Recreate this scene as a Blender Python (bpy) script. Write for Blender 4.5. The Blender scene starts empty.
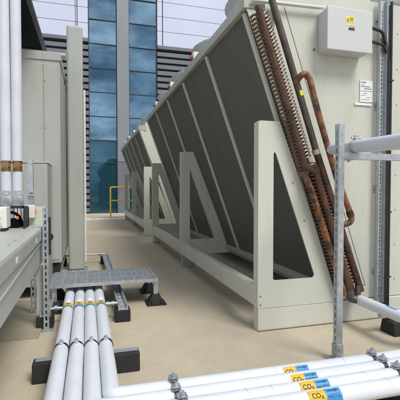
import bpy, bmesh, math, random
from mathutils import Vector, Matrix
random.seed(7)
R = math.radians
SC = bpy.context.scene
COL = SC.collection

# ------------------------------------------------------------------ materials
def mat(name, col, rough=0.5, metal=0.0, var=0.08, vscale=3.0, bump=0.0, bscale=200.0,
        dirt=None, dirt_amt=0.0, dirt_scale=2.0, spec=0.5, stretch=(1, 1, 1), rvar=0.0, dhi=.75):
    m = bpy.data.materials.new(name); m.use_nodes = True
    nt = m.node_tree; N = nt.nodes; L = nt.links
    b = N['Principled BSDF']
    b.inputs['Roughness'].default_value = rough
    b.inputs['Metallic'].default_value = metal
    b.inputs['Specular IOR Level'].default_value = spec
    tc = N.new('ShaderNodeTexCoord'); mp = N.new('ShaderNodeMapping')
    mp.inputs['Scale'].default_value = stretch
    L.new(tc.outputs['Object'], mp.inputs['Vector'])
    n1 = N.new('ShaderNodeTexNoise'); n1.inputs['Scale'].default_value = vscale
    n1.inputs['Detail'].default_value = 6; n1.inputs['Roughness'].default_value = 0.6
    L.new(mp.outputs[0], n1.inputs['Vector'])
    cr = N.new('ShaderNodeValToRGB')
    cr.color_ramp.elements[0].position = 0.3; cr.color_ramp.elements[1].position = 0.7
    cr.color_ramp.elements[0].color = tuple(c * (1 - var) for c in col) + (1,)
    cr.color_ramp.elements[1].color = tuple(min(1, c * (1 + var)) for c in col) + (1,)
    L.new(n1.outputs[0], cr.inputs[0])
    out = cr.outputs[0]
    if dirt:
        n2 = N.new('ShaderNodeTexNoise'); n2.inputs['Scale'].default_value = dirt_scale
        n2.inputs['Detail'].default_value = 8; n2.inputs['Roughness'].default_value = 0.7
        L.new(mp.outputs[0], n2.inputs['Vector'])
        r2 = N.new('ShaderNodeMapRange')
        r2.inputs[1].default_value = 0.5; r2.inputs[2].default_value = dhi
        r2.inputs[3].default_value = 0; r2.inputs[4].default_value = dirt_amt
        L.new(n2.outputs[0], r2.inputs[0])
        mx = N.new('ShaderNodeMix'); mx.data_type = 'RGBA'
        L.new(r2.outputs[0], mx.inputs[0]); L.new(out, mx.inputs[6])
        mx.inputs[7].default_value = tuple(dirt) + (1,)
        out = mx.outputs[2]
    L.new(out, b.inputs['Base Color'])
    if rvar:
        r3 = N.new('ShaderNodeMapRange')
        r3.inputs[3].default_value = max(0, rough - rvar); r3.inputs[4].default_value = min(1, rough + rvar)
        L.new(n1.outputs[0], r3.inputs[0]); L.new(r3.outputs[0], b.inputs['Roughness'])
    if bump:
        n4 = N.new('ShaderNodeTexNoise'); n4.inputs['Scale'].default_value = bscale
        n4.inputs['Detail'].default_value = 4
        L.new(mp.outputs[0], n4.inputs['Vector'])
        bp = N.new('ShaderNodeBump'); bp.inputs['Strength'].default_value = bump; bp.inputs['Distance'].default_value = 0.01
        L.new(n4.outputs[0], bp.inputs['Height']); L.new(bp.outputs[0], b.inputs['Normal'])
    return m

M = {}
M['cream'] = mat('cream_sheet', (0.565, 0.575, 0.505), 0.38, 0, 0.03, 1.2, 0.06, 3.5, dirt=(0.33, 0.31, 0.24), dirt_amt=0.32, dirt_scale=7, stretch=(1, 1, .22), rvar=.08)
M['grey_sheet'] = mat('grey_sheet', (0.41, 0.425, 0.395), 0.42, 0, 0.05, 1.3, 0.05, 4, dirt=(0.25, 0.25, 0.21), dirt_amt=0.32, dirt_scale=6, stretch=(1, 1, .2), rvar=.08)
M['box_grey'] = mat('box_grey', (0.56, 0.58, 0.58), 0.5, 0, 0.03, 3.0, 0.02, 12)
M['pipe_white'] = mat('pipe_jacket', (0.62, 0.65, 0.71), 0.42, 0, 0.04, 5, 0.10, 11, dirt=(0.5, 0.49, 0.46), dirt_amt=0.18, dirt_scale=6)
M['galv'] = mat('galvanised', (0.50, 0.53, 0.56), 0.45, 0.75, 0.16, 28, 0.03, 60, rvar=0.12)
M['galv_dull'] = mat('galvanised_dull', (0.40, 0.44, 0.46), 0.55, 0.6, 0.2, 22, 0.05, 90, rvar=0.1)
M['rubber'] = mat('black_rubber', (0.014, 0.014, 0.015), 0.75, 0, 0.25, 60, 0.25, 320, dirt=(0.09, 0.08, 0.065), dirt_amt=0.22, dirt_scale=9)
M['black_plastic'] = mat('black_plastic', (0.018, 0.018, 0.02), 0.45, 0, 0.2, 20)
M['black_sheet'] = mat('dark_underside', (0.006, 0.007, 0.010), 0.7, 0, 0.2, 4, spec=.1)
M['copper'] = mat('brown_copper', (0.13, 0.07, 0.048), 0.42, 0.5, 0.4, 18, 0.12, 70, dirt=(0.045, 0.036, 0.033), dirt_amt=0.95, dirt_scale=9, rvar=0.2, dhi=.62)
M['copper_dark'] = mat('dark_copper', (0.10, 0.08, 0.07), 0.5, 0.4, 0.3, 10, 0.05, 80, dirt=(0.10, 0.12, 0.11), dirt_amt=0.6, dirt_scale=6, rvar=0.12)
M['rust'] = mat('rusty_pipe', (0.25, 0.11, 0.045), 0.55, 0.3, 0.5, 22, 0.2, 90, dirt=(0.055, 0.045, 0.04), dirt_amt=1.0, dirt_scale=9, rvar=.2, dhi=.58)
M['bend'] = mat('return_bend_metal', (0.58, 0.47, 0.40), 0.35, 0.6, 0.25, 40)
M['bend_dark'] = mat('return_bend_tarnished', (0.17, 0.10, 0.07), 0.5, 0.5, 0.3, 40)
M['brass'] = mat('brass', (0.34, 0.22, 0.09), 0.4, 0.55, 0.25, 40)
M['yellow'] = mat('yellow_paint', (0.72, 0.48, 0.05), 0.5, 0, 0.08, 6)
M['label_yellow'] = mat('label_yellow', (0.70, 0.40, 0.012), 0.5, 0, 0.02, 6)
M['label_blue'] = mat('label_blue', (0.03, 0.27, 0.56), 0.5, 0, 0.02, 6)
M['label_navy'] = mat('label_navy', (0.02, 0.045, 0.12), 0.5, 0, 0.02, 6)
M['label_lemon'] = mat('label_lemon', (0.85, 0.74, 0.06), 0.5, 0, 0.02, 6)
M['label_white'] = mat('label_white', (0.78, 0.80, 0.80), 0.5, 0, 0.02, 6)
M['ink'] = mat('black_ink', (0.02, 0.02, 0.03), 0.6, 0, 0.02, 6)
M['seam'] = mat('seam_sealant', (0.20, 0.20, 0.18), 0.6, 0, 0.1, 20)
M['red'] = mat('red_plastic', (0.28, 0.018, 0.015), 0.4, 0, 0.05, 9)
M['orange'] = mat('orange_plastic', (0.8, 0.22, 0.03), 0.4, 0, 0.05, 9)
M['ivory'] = mat('ivory_plastic', (0.72, 0.71, 0.66), 0.45, 0, 0.03, 9)
M['clad'] = mat('lilac_cladding', (0.60, 0.64, 0.80), 0.4, 0, 0.04, 0.5)
M['louvre'] = mat('grey_louvre', (0.155, 0.17, 0.195), 0.5, 0.1, 0.08, 2)
M['frame_dark'] = mat('dark_frame', (0.06, 0.07, 0.08), 0.45, 0.2, 0.08, 3)
M['pier'] = mat('grey_pier', (0.24, 0.27, 0.30), 0.45, 0.2, 0.05, 0.8)
M['rust_stain'] = mat('brown_sealant', (.17, .11, .06), .8, 0, .3, 8)
M['tube_sheet_shade'] = mat('shaded_rusty_tube_sheet', (.055, .04, .033), .7, .1, .4, 14, dirt=(.14, .07, .04), dirt_amt=.7, dirt_scale=7)  # shade between the bends put into the base colour, with rust mottling
M['tray_olive_shade'] = mat('shaded_olive_tray', (.33, .30, .215), .6, 0, .08, 3, .05, 20, dirt=(.22, .19, .13), dirt_amt=.5, dirt_scale=5)  # olive darkened to hold the shade beneath the casing
M['print_grey'] = mat('grey_print', (.22, .23, .25), .6, 0, .05, 9)
M['ground'] = mat('outer_ground', (0.16, 0.155, 0.14), 0.9, 0, 0.2, 0.1)
M['edge'] = mat('pale_edge', (0.72, 0.71, 0.66), 0.7, 0, 0.1, 4, dirt=(0.4, 0.36, 0.25), dirt_amt=0.5, dirt_scale=3)

# roof deck: sand coloured resin, grain + broad stains
def deck_mat():
    m = bpy.data.materials.new('resin_deck'); m.use_nodes = True
    nt = m.node_tree; N = nt.nodes; L = nt.links; b = N['Principled BSDF']
    b.inputs['Roughness'].default_value = 0.85
    tc = N.new('ShaderNodeTexCoord')
    def noise(s, d=6, r=0.6):
        n = N.new('ShaderNodeTexNoise'); n.inputs['Scale'].default_value = s
        n.inputs['Detail'].default_value = d; n.inputs['Roughness'].default_value = r
        L.new(tc.outputs['Object'], n.inputs['Vector']); return n
    big = noise(0.9, 8, 0.65); mid = noise(7, 6, .7); fine = noise(160, 3); speck = noise(420, 2)
    r1 = N.new('ShaderNodeValToRGB')
    r1.color_ramp.elements[0].position = .33; r1.color_ramp.elements[1].position = .68
    r1.color_ramp.elements[0].color = (0.475, 0.41, 0.31, 1); r1.color_ramp.elements[1].color = (0.53, 0.46, 0.352, 1)
    L.new(big.outputs[0], r1.inputs[0])
    def mul(a, fac_out, lo, hi, p0=.35, p1=.65):
        mr = N.new('ShaderNodeMapRange'); mr.inputs[1].default_value = p0; mr.inputs[2].default_value = p1
        mr.inputs[3].default_value = lo; mr.inputs[4].default_value = hi
        L.new(fac_out, mr.inputs[0])
        mx = N.new('ShaderNodeMix'); mx.data_type = 'RGBA'; mx.blend_type = 'MULTIPLY'; mx.inputs[0].default_value = 1
        L.new(a, mx.inputs[6]); L.new(mr.outputs[0], mx.inputs[7]); return mx.outputs[2]
    o = mul(r1.outputs[0], mid.outputs[0], .94, 1.05)
    o = mul(o, fine.outputs[0], .80, 1.12)
    o = mul(o, speck.outputs[0], .78, 1.12, .3, .7)
    # scattered damp stains
    st = noise(1.7, 9, .72)
    mr = N.new('ShaderNodeMapRange'); mr.inputs[1].default_value = .60; mr.inputs[2].default_value = .74
    mr.inputs[3].default_value = 0; mr.inputs[4].default_value = .22
    L.new(st.outputs[0], mr.inputs[0])
    mx = N.new('ShaderNodeMix'); mx.data_type = 'RGBA'
    L.new(mr.outputs[0], mx.inputs[0]); L.new(o, mx.inputs[6]); mx.inputs[7].default_value = (.30, .255, .175, 1)
    L.new(mx.outputs[2], b.inputs['Base Color'])
    bp = N.new('ShaderNodeBump'); bp.inputs['Strength'].default_value = .5; bp.inputs['Distance'].default_value = .003
    L.new(fine.outputs[0], bp.inputs['Height']); L.new(bp.outputs[0], b.inputs['Normal'])
    return m
M['deck'] = deck_mat()

# finned coil: dark fins with fine lines along the unit and faint tube rows
def coil_mat():
    m = bpy.data.materials.new('coil_fins'); m.use_nodes = True
    nt = m.node_tree; N = nt.nodes; L = nt.links; b = N['Principled BSDF']
    b.inputs['Roughness'].default_value = .6; b.inputs['Metallic'].default_value = .15
    tc = N.new('ShaderNodeTexCoord')
    def wave(axis, s, dist=0.0):
        w = N.new('ShaderNodeTexWave'); w.wave_type = 'BANDS'; w.bands_direction = axis
        w.inputs['Scale'].default_value = s; w.inputs['Distortion'].default_value = dist
        w.inputs['Detail'].default_value = 1
        L.new(tc.outputs['Object'], w.inputs['Vector']); return w
    wz = wave('Z', 19, .3); wy = wave('Y', 17, .15)
    n = N.new('ShaderNodeTexNoise'); n.inputs['Scale'].default_value = 3.2; n.inputs['Detail'].default_value = 10; n.inputs['Roughness'].default_value = .68
    L.new(tc.outputs['Object'], n.inputs['Vector'])
    cr = N.new('ShaderNodeValToRGB')
    cr.color_ramp.elements[0].color = (.052, .047, .042, 1); cr.color_ramp.elements[1].color = (.175, .162, .143, 1)
    a = N.new('ShaderNodeMath'); a.operation = 'MULTIPLY_ADD'; a.inputs[1].default_value = .36
    L.new(wz.outputs[1], a.inputs[0])
    c = N.new('ShaderNodeMath'); c.operation = 'MULTIPLY_ADD'; c.inputs[1].default_value = .14
    L.new(wy.outputs[1], c.inputs[0]); 
    d = N.new('ShaderNodeMath'); d.operation = 'MULTIPLY'; d.inputs[1].default_value = .55
    L.new(n.outputs[0], d.inputs[0]); L.new(d.outputs[0], c.inputs[2]); L.new(c.outputs[0], a.inputs[2])
    L.new(a.outputs[0], cr.inputs[0]); L.new(cr.outputs[0], b.inputs['Base Color'])
    bp = N.new('ShaderNodeBump'); bp.inputs['Strength'].default_value = .6; bp.inputs['Distance'].default_value = .006
    L.new(a.outputs[0], bp.inputs['Height']); L.new(bp.outputs[0], b.inputs['Normal'])
    return m
M['coil'] = coil_mat()

def glass_mat(name, tint, body, rough=.02, mixf=.6):
    m = bpy.data.materials.new(name); m.use_nodes = True
    nt = m.node_tree; N = nt.nodes; L = nt.links; b = N['Principled BSDF']
    b.inputs['Base Color'].default_value = tuple(body) + (1,)
    b.inputs['Roughness'].default_value = .3
    g = N.new('ShaderNodeBsdfGlossy'); g.inputs['Color'].default_value = tuple(tint) + (1,); g.inputs['Roughness'].default_value = rough
    tc = N.new('ShaderNodeTexCoord'); n = N.new('ShaderNodeTexNoise'); n.inputs['Scale'].default_value = .7
    L.new(tc.outputs['Object'], n.inputs['Vector'])
    bp = N.new('ShaderNodeBump'); bp.inputs['Strength'].default_value = .12; bp.inputs['Distance'].default_value = .02
    L.new(n.outputs[0], bp.inputs['Height']); L.new(bp.outputs[0], g.inputs['Normal'])
    mx = N.new('ShaderNodeMixShader'); mx.inputs[0].default_value = mixf
    L.new(b.outputs[0], mx.inputs[1]); L.new(g.outputs[0], mx.inputs[2])
    L.new(mx.outputs[0], N['Material Output'].inputs['Surface'])
    return m
M['glass'] = glass_mat('blue_solar_glass', (.30, .48, .64), (.010, .05, .09))
M['glass_dark_reflection'] = glass_mat('low_glass_dark_reflection', (.09, .18, .25), (.006, .06, .10), .03, .45)  # lowest panes tinted darker; a dark reflection is put into their colour

# ------------------------------------------------------------------ mesh builder
def _frame(d):
    d = d.normalized()
    u = Vector((0, 0, 1)) if abs(d.z) < .9 else Vector((0, 1, 0))
    a = d.cross(u).normalized(); return a, d.cross(a).normalized()

class MB:
    def __init__(s): s.bm = bmesh.new()
    def box(s, x0, x1, y0, y1, z0, z1, mi=0):
        x0, x1 = sorted((x0, x1)); y0, y1 = sorted((y0, y1)); z0, z1 = sorted((z0, z1))
        v = [s.bm.verts.new(p) for p in ((x0, y0, z0), (x1, y0, z0), (x1, y1, z0), (x0, y1, z0), (x0, y0, z1), (x1, y0, z1), (x1, y1, z1), (x0, y1, z1))]
        for f in ((3, 2, 1, 0), (4, 5, 6, 7), (0, 1, 5, 4), (1, 2, 6, 5), (2, 3, 7, 6), (3, 0, 4, 7)):
            s.bm.faces.new([v[i] for i in f]).material_index = mi
        return s
    def obox(s, o, ax, ay, az, mi=0):          # oriented box: corner o and three edge vectors
        o, ax, ay, az = map(Vector, (o, ax, ay, az))
        if ax.cross(ay).dot(az) < 0: ax, ay = ay, ax
        v = [s.bm.verts.new(o + p) for p in (Vector(), ax, ax + ay, ay, az, ax + az, ax + ay + az, ay + az)]
        for f in ((3, 2, 1, 0), (4, 5, 6, 7), (0, 1, 5, 4), (1, 2, 6, 5), (2, 3, 7, 6), (3, 0, 4, 7)):
            s.bm.faces.new([v[i] for i in f]).material_index = mi
        return s
    def bar(s, p0, p1, w, d, up=(0, 0, 1), mi=0):  # rectangular bar from p0 to p1
        p0, p1 = Vector(p0), Vector(p1); a = (p1 - p0)
        u = Vector(up); sx = a.cross(u).normalized(); uu = sx.cross(a).normalized()
        return s.obox(p0 - sx * w / 2 - uu * d / 2, sx * w, uu * d, a, mi)
    def prism(s, pts, axis, a0, a1, mi=0):      # convex or concave outline extruded along an axis
        def P(p, a): return {'y': (p[0], a, p[1]), 'x': (a, p[0], p[1]), 'z': (p[0], p[1], a)}[axis]
        A = [s.bm.verts.new(P(p, a0)) for p in pts]; B = [s.bm.verts.new(P(p, a1)) for p in pts]
        fs = [s.bm.faces.new(A), s.bm.faces.new(B[::-1])]
        for i in range(len(pts)):
            j = (i + 1) % len(pts); fs.append(s.bm.faces.new((A[j], A[i], B[i], B[j])))
        for f in fs: f.material_index = mi
        bmesh.ops.recalc_face_normals(s.bm, faces=fs); return s
    def plate(s, outer, hole, y0, y1):          # plate in the XZ plane with one hole
        ed = []
        for loop in (outer, hole):
            v = [s.bm.verts.new((p[0], y0, p[1])) for p in loop]
            ed += [s.bm.edges.new((v[i], v[(i + 1) % len(v)])) for i in range(len(v))]
        r = bmesh.ops.triangle_fill(s.bm, edges=ed, use_beauty=True)
        fs = [g for g in r['geom'] if isinstance(g, bmesh.types.BMFace)]
        e = bmesh.ops.extrude_face_region(s.bm, geom=fs)
        bmesh.ops.translate(s.bm, verts=[g for g in e['geom'] if isinstance(g, bmesh.types.BMVert)], vec=(0, y1 - y0, 0))
        bmesh.ops.recalc_face_normals(s.bm, faces=s.bm.faces[:]); return s
    def tube(s, pts, r, n=16, fillet=0.0, caps=True, mi=0, seg=7):
        P = [Vector(p) for p in pts]
        if fillet:
            Q = [P[0]]
            for i in range(1, len(P) - 1):
                a = (P[i - 1] - P[i]); b = (P[i + 1] - P[i])
                ang = a.angle(b); t = min(fillet / math.tan(ang / 2), a.length * .49, b.length * .49)
                rad = t * math.tan(ang / 2)
                s0 = P[i] + a.normalized() * t; s1 = P[i] + b.normalized() * t
                bis = (a.normalized() + b.normalized()).normalized(); c = P[i] + bis * math.hypot(t, rad)
                v0, v1 = s0 - c, s1 - c; tot = v0.angle(v1); axis = v0.cross(v1).normalized()
                for k in range(seg + 1): Q.append(c + Matrix.Rotation(tot * k / seg, 3, axis) @ v0)
            Q.append(P[-1]); P = Q
        rings = []; T0 = (P[1] - P[0]).normalized(); a, b = _frame(T0); prev = T0
        for i, p in enumerate(P):
            t = (P[min(i + 1, len(P) - 1)] - P[max(i - 1, 0)]).normalized()
            q = prev.rotation_difference(t); a = q @ a; b = q @ b; prev = t
            rr = r[i] if isinstance(r, (list, tuple)) else r
            rings.append([s.bm.verts.new(p + (a * math.cos(2 * math.pi * k / n) + b * math.sin(2 * math.pi * k / n)) * rr) for k in range(n)])
        fs = []
        for A, B in zip(rings, rings[1:]):
            for k in range(n):
                f = s.bm.faces.new((A[k], A[(k + 1) % n], B[(k + 1) % n], B[k])); f.smooth = True; fs.append(f)
        bmesh.ops.recalc_face_normals(s.bm, faces=fs)
        if caps:                                     # caps on vertices of their own, so the side shading stays clean
            for ring, d in ((rings[0], P[0] - P[1]), (rings[-1], P[-1] - P[-2])):
                f = s.bm.faces.new([s.bm.verts.new(v.co) for v in ring]); f.normal_update()
                if f.normal.dot(d) < 0: f.normal_flip()
                fs.append(f)
        for f in fs: f.material_index = mi
        return s
    def strut(s, p0, p1, web, w=.041, d=.041, pitch=.05, slot=.030):
        """slotted C channel; web = outward direction of the slotted back; p0-p1 runs along the centre of that back"""
        p0, p1 = Vector(p0), Vector(p1); a = p1 - p0; Ln = a.length; a.normalize()
        o = Vector(web).normalized(); sx = a.cross(o).normalized(); t = .0025; e = w * .34
        for sg in (-1, 1):
            c = p0 + sx * sg * w / 2
            s.obox(c, -sx * sg * e, -o * t, a * Ln)                                 # web edge strips
            s.obox(c - o * t, -sx * sg * t, -o * (d - t), a * Ln)                   # flange
            s.obox(c - o * (d - t) - sx * sg * t, -sx * sg * .007, -o * t, a * Ln)  # lip
        k = 0.0
        while k < Ln:
            s.obox(p0 + a * k - sx * (w / 2 - e), sx * (w - 2 * e), -o * t, a * min(pitch - slot, Ln - k)); k += pitch
        return s
    def disc(s, c, nrm, r, h, n=20, mi=0):
        c, nrm = Vector(c), Vector(nrm).normalized(); return s.tube([c, c + nrm * h], r, n, mi=mi)
    def build(s, name, mats, parent=None, bevel=0.0):
        me = bpy.data.meshes.new(name); s.bm.to_mesh(me); s.bm.free()
        for m in (mats if isinstance(mats, (list, tuple)) else [mats]): me.materials.append(m)
        o = bpy.data.objects.new(name, me); COL.objects.link(o)
        if parent: o.parent = parent; o.location = -wloc(parent)
        if bevel:
            b = o.modifiers.new('bevel', 'BEVEL'); b.width = bevel; b.segments = 2; b.limit_method = 'ANGLE'; b.angle_limit = R(40)
            b.harden_normals = False
        return o

def wloc(o):
    v = Vector(o.location)
    while o.parent: o = o.parent; v = v + Vector(o.location)
    return v
def tag(o, label, cat, group=None):
    o['label'] = label; o['category'] = cat
    if group: o['group'] = group
    return o
def thing(name, label, cat, loc, group=None):
    o = bpy.data.objects.new(name, None); COL.objects.link(o); o.location = loc
    o.empty_display_size = .1
    return tag(o, label, cat, group)
def struct(name, mb, m):
    o = mb.build(name, m); o['kind'] = 'structure'; return o
def copy_tree(o, parent=None, skip=()):
    c = o.copy(); COL.objects.link(c)
    if parent: c.parent = parent
    for ch in list(o.children):
        if ch.name.split('.')[0] in skip: continue
        copy_tree(ch, c, skip)
    return c
def text_verts(txt, size):
    cu = bpy.data.curves.new('lettering', 'FONT'); cu.body = txt; cu.size = size
    cu.align_x = 'CENTER'; cu.align_y = 'CENTER'; cu.resolution_u = 3; cu.offset = size * .022
    ob = bpy.data.objects.new('lettering', cu); COL.objects.link(ob)
    dg = bpy.context.evaluated_depsgraph_get(); me = ob.evaluated_get(dg).to_mesh()
    vs = [Vector(v.co) for v in me.vertices]; fs = [tuple(p.vertices) for p in me.polygons]
    ob.evaluated_get(dg).to_mesh_clear()
    bpy.data.objects.remove(ob); bpy.data.curves.remove(cu)
    return vs, fs
def lettering(mb, txt, size, fn, mi=0):
    vs, fs = text_verts(txt, size)
    b = bmesh.new(); W = [b.verts.new(v) for v in vs]
    for f in fs:
        try: b.faces.new([W[i] for i in f])
        except ValueError: pass
    y = -size
    while y < size:                                  # cut into strips so that the letters follow the curve
        bmesh.ops.bisect_plane(b, geom=b.verts[:] + b.edges[:] + b.faces[:], plane_co=(0, y, 0), plane_no=(0, 1, 0)); y += size / 9
    b.verts.index_update(); vs = [v.co.copy() for v in b.verts]; fs = [[v.index for v in f.verts] for f in b.faces]; b.free()
    V = [mb.bm.verts.new(fn(v.x, v.y)) for v in vs]
    for f in fs:
        try: mb.bm.faces.new([V[i] for i in f]).material_index = mi
        except ValueError: pass

# ------------------------------------------------------------------ setting
struct('ground', MB().box(-900, 900, -900, 900, -.30, -.25), M['ground'])
struct('roof_deck', MB().box(-14, 16, -12, 18.0, -.2, 0), M['deck'])
struct('pale_edge_strip', MB().box(-3.2, .13, 14.15, 14.85, .0, .012).box(.16, 4.6, 14.15, 14.85, .0, .012), M['edge'])

# ------------------------------------------------------------------ glazed building at the end of the aisle
FY = 18.08
bld = thing('office_building', 'glazed office building with lilac cladding and dark louvres closing the aisle', 'building', (2, FY, 0))
MB().box(-16, 30, FY + .30, FY + 9, -.2, 14).build('wall', M['pier'], bld)
ZT = [0.0, 2.279, 3.30, 4.37, 5.46, 6.54, 7.62, 8.70, 9.80, 10.9, 12.0, 13.1]
for (xa, xb) in ((.055, 1.286), (1.828, 3.13)):
    for i in range(len(ZT) - 1):
        z0, z1 = ZT[i], ZT[i + 1]; fw = .028
        f = MB().box(xa, xb, FY, FY + .12, z0, z0 + fw).box(xa, xa + fw, FY - .01, FY + .12, z0 + fw, z1).box(xb - fw, xb, FY - .01, FY + .12, z0 + fw, z1)
        w = f.build('window', M['frame_dark'], bld)
        low = z1 < 3.0 or (xa < 1 and z1 < 3.4)
        t = random.uniform(-.010, .010); t2 = random.uniform(-.012, .012)
        p = MB(); y = FY + .06
        vs = [p.bm.verts.new(q) for q in ((xa + fw, y + t2, z0 + fw), (xb - fw, y - t2, z0 + fw), (xb - fw, y - t2 + t, z1), (xa + fw, y + t2 + t, z1))]
        p.bm.faces.new(vs)
        e = bmesh.ops.extrude_face_region(p.bm, geom=p.bm.faces[:])
        bmesh.ops.translate(p.bm, verts=[g for g in e['geom'] if isinstance(g, bmesh.types.BMVert)], vec=(0, .02, 0))
        bmesh.ops.recalc_face_normals(p.bm, faces=p.bm.faces[:])
        p.build('window_pane', M['glass_dark_reflection'] if low else M['glass'], w)
MB().box(1.289, 1.825, FY - .10, FY + .29, 2.35, 13.1).build('pier', M['pier'], bld, .01)
MB().box(1.289, 1.825, FY - .08, FY + .29, 0.0, 2.347).build('door_panel', M['louvre'], bld, .01)
def cladding(x0, x1, zb):
    z = zb; ph = .685
    while z < 13:
        x = x0
        while x < x1 - .05:
            xe = min(x + 4.2, x1)
            MB().box(x + .010, xe - .010, FY - .02, FY + .2, z + .010, z + ph - .010).build('cladding_panel', M['clad'], bld, .006)
            x = xe
        z += ph
cladding(-4.70, -.43, 7.80); cladding(-.42, .045, 7.80); cladding(3.14, 3.39, 7.80); cladding(3.41, 15, 7.80)
def louvres(x0, x1):
    m = MB(); z = .06
    while z < 7.6:
        m.prism([(FY - .10, z), (FY - .085, z - .012), (FY + .16, z + .19), (FY + .15, z + .21)][::-1], 'x', x0, x1)
        m.prism([(FY - .10, z), (FY - .10, z + .185), (FY - .088, z + .185), (FY - .085, z - .012)][::-1], 'x', x0, x1); z += .29
    m.box(x0, x1, FY - .13, FY + .2, 7.64, 7.79)
    m.build('louvre_bank', M['louvre'], bld)
louvres(-9, .045); louvres(3.14, 15)
MB().box(.046, .054, FY - .03, FY + .25, 0, 13.1).box(3.131, 3.139, FY - .03, FY + .25, 0, 13.1).build('window_trim', M['frame_dark'], bld)

# yellow safety rail
sr = thing('safety_rail', 'yellow tubular safety rail at the far end of the aisle', 'railing', (.78, 14.96, 0))
MB().tube([(.80, 14.96, 0.006), (.80, 14.96, 1.17), (3.6, 14.96, 1.17), (3.6, 14.96, .006)], .03, 14, .06).build('top_rail', M['yellow'], sr)
MB().tube([(.83, 14.96, .66), (3.57, 14.96, .66)], .028, 12).build('mid_rail', M['yellow'], sr)
MB().box(.72, .88, 14.88, 15.04, .013, .021).build('base_plate', M['yellow'], sr)
MB().box(3.52, 3.68, 14.88, 15.04, .013, .021).build('base_plate', M['yellow'], sr)

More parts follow.
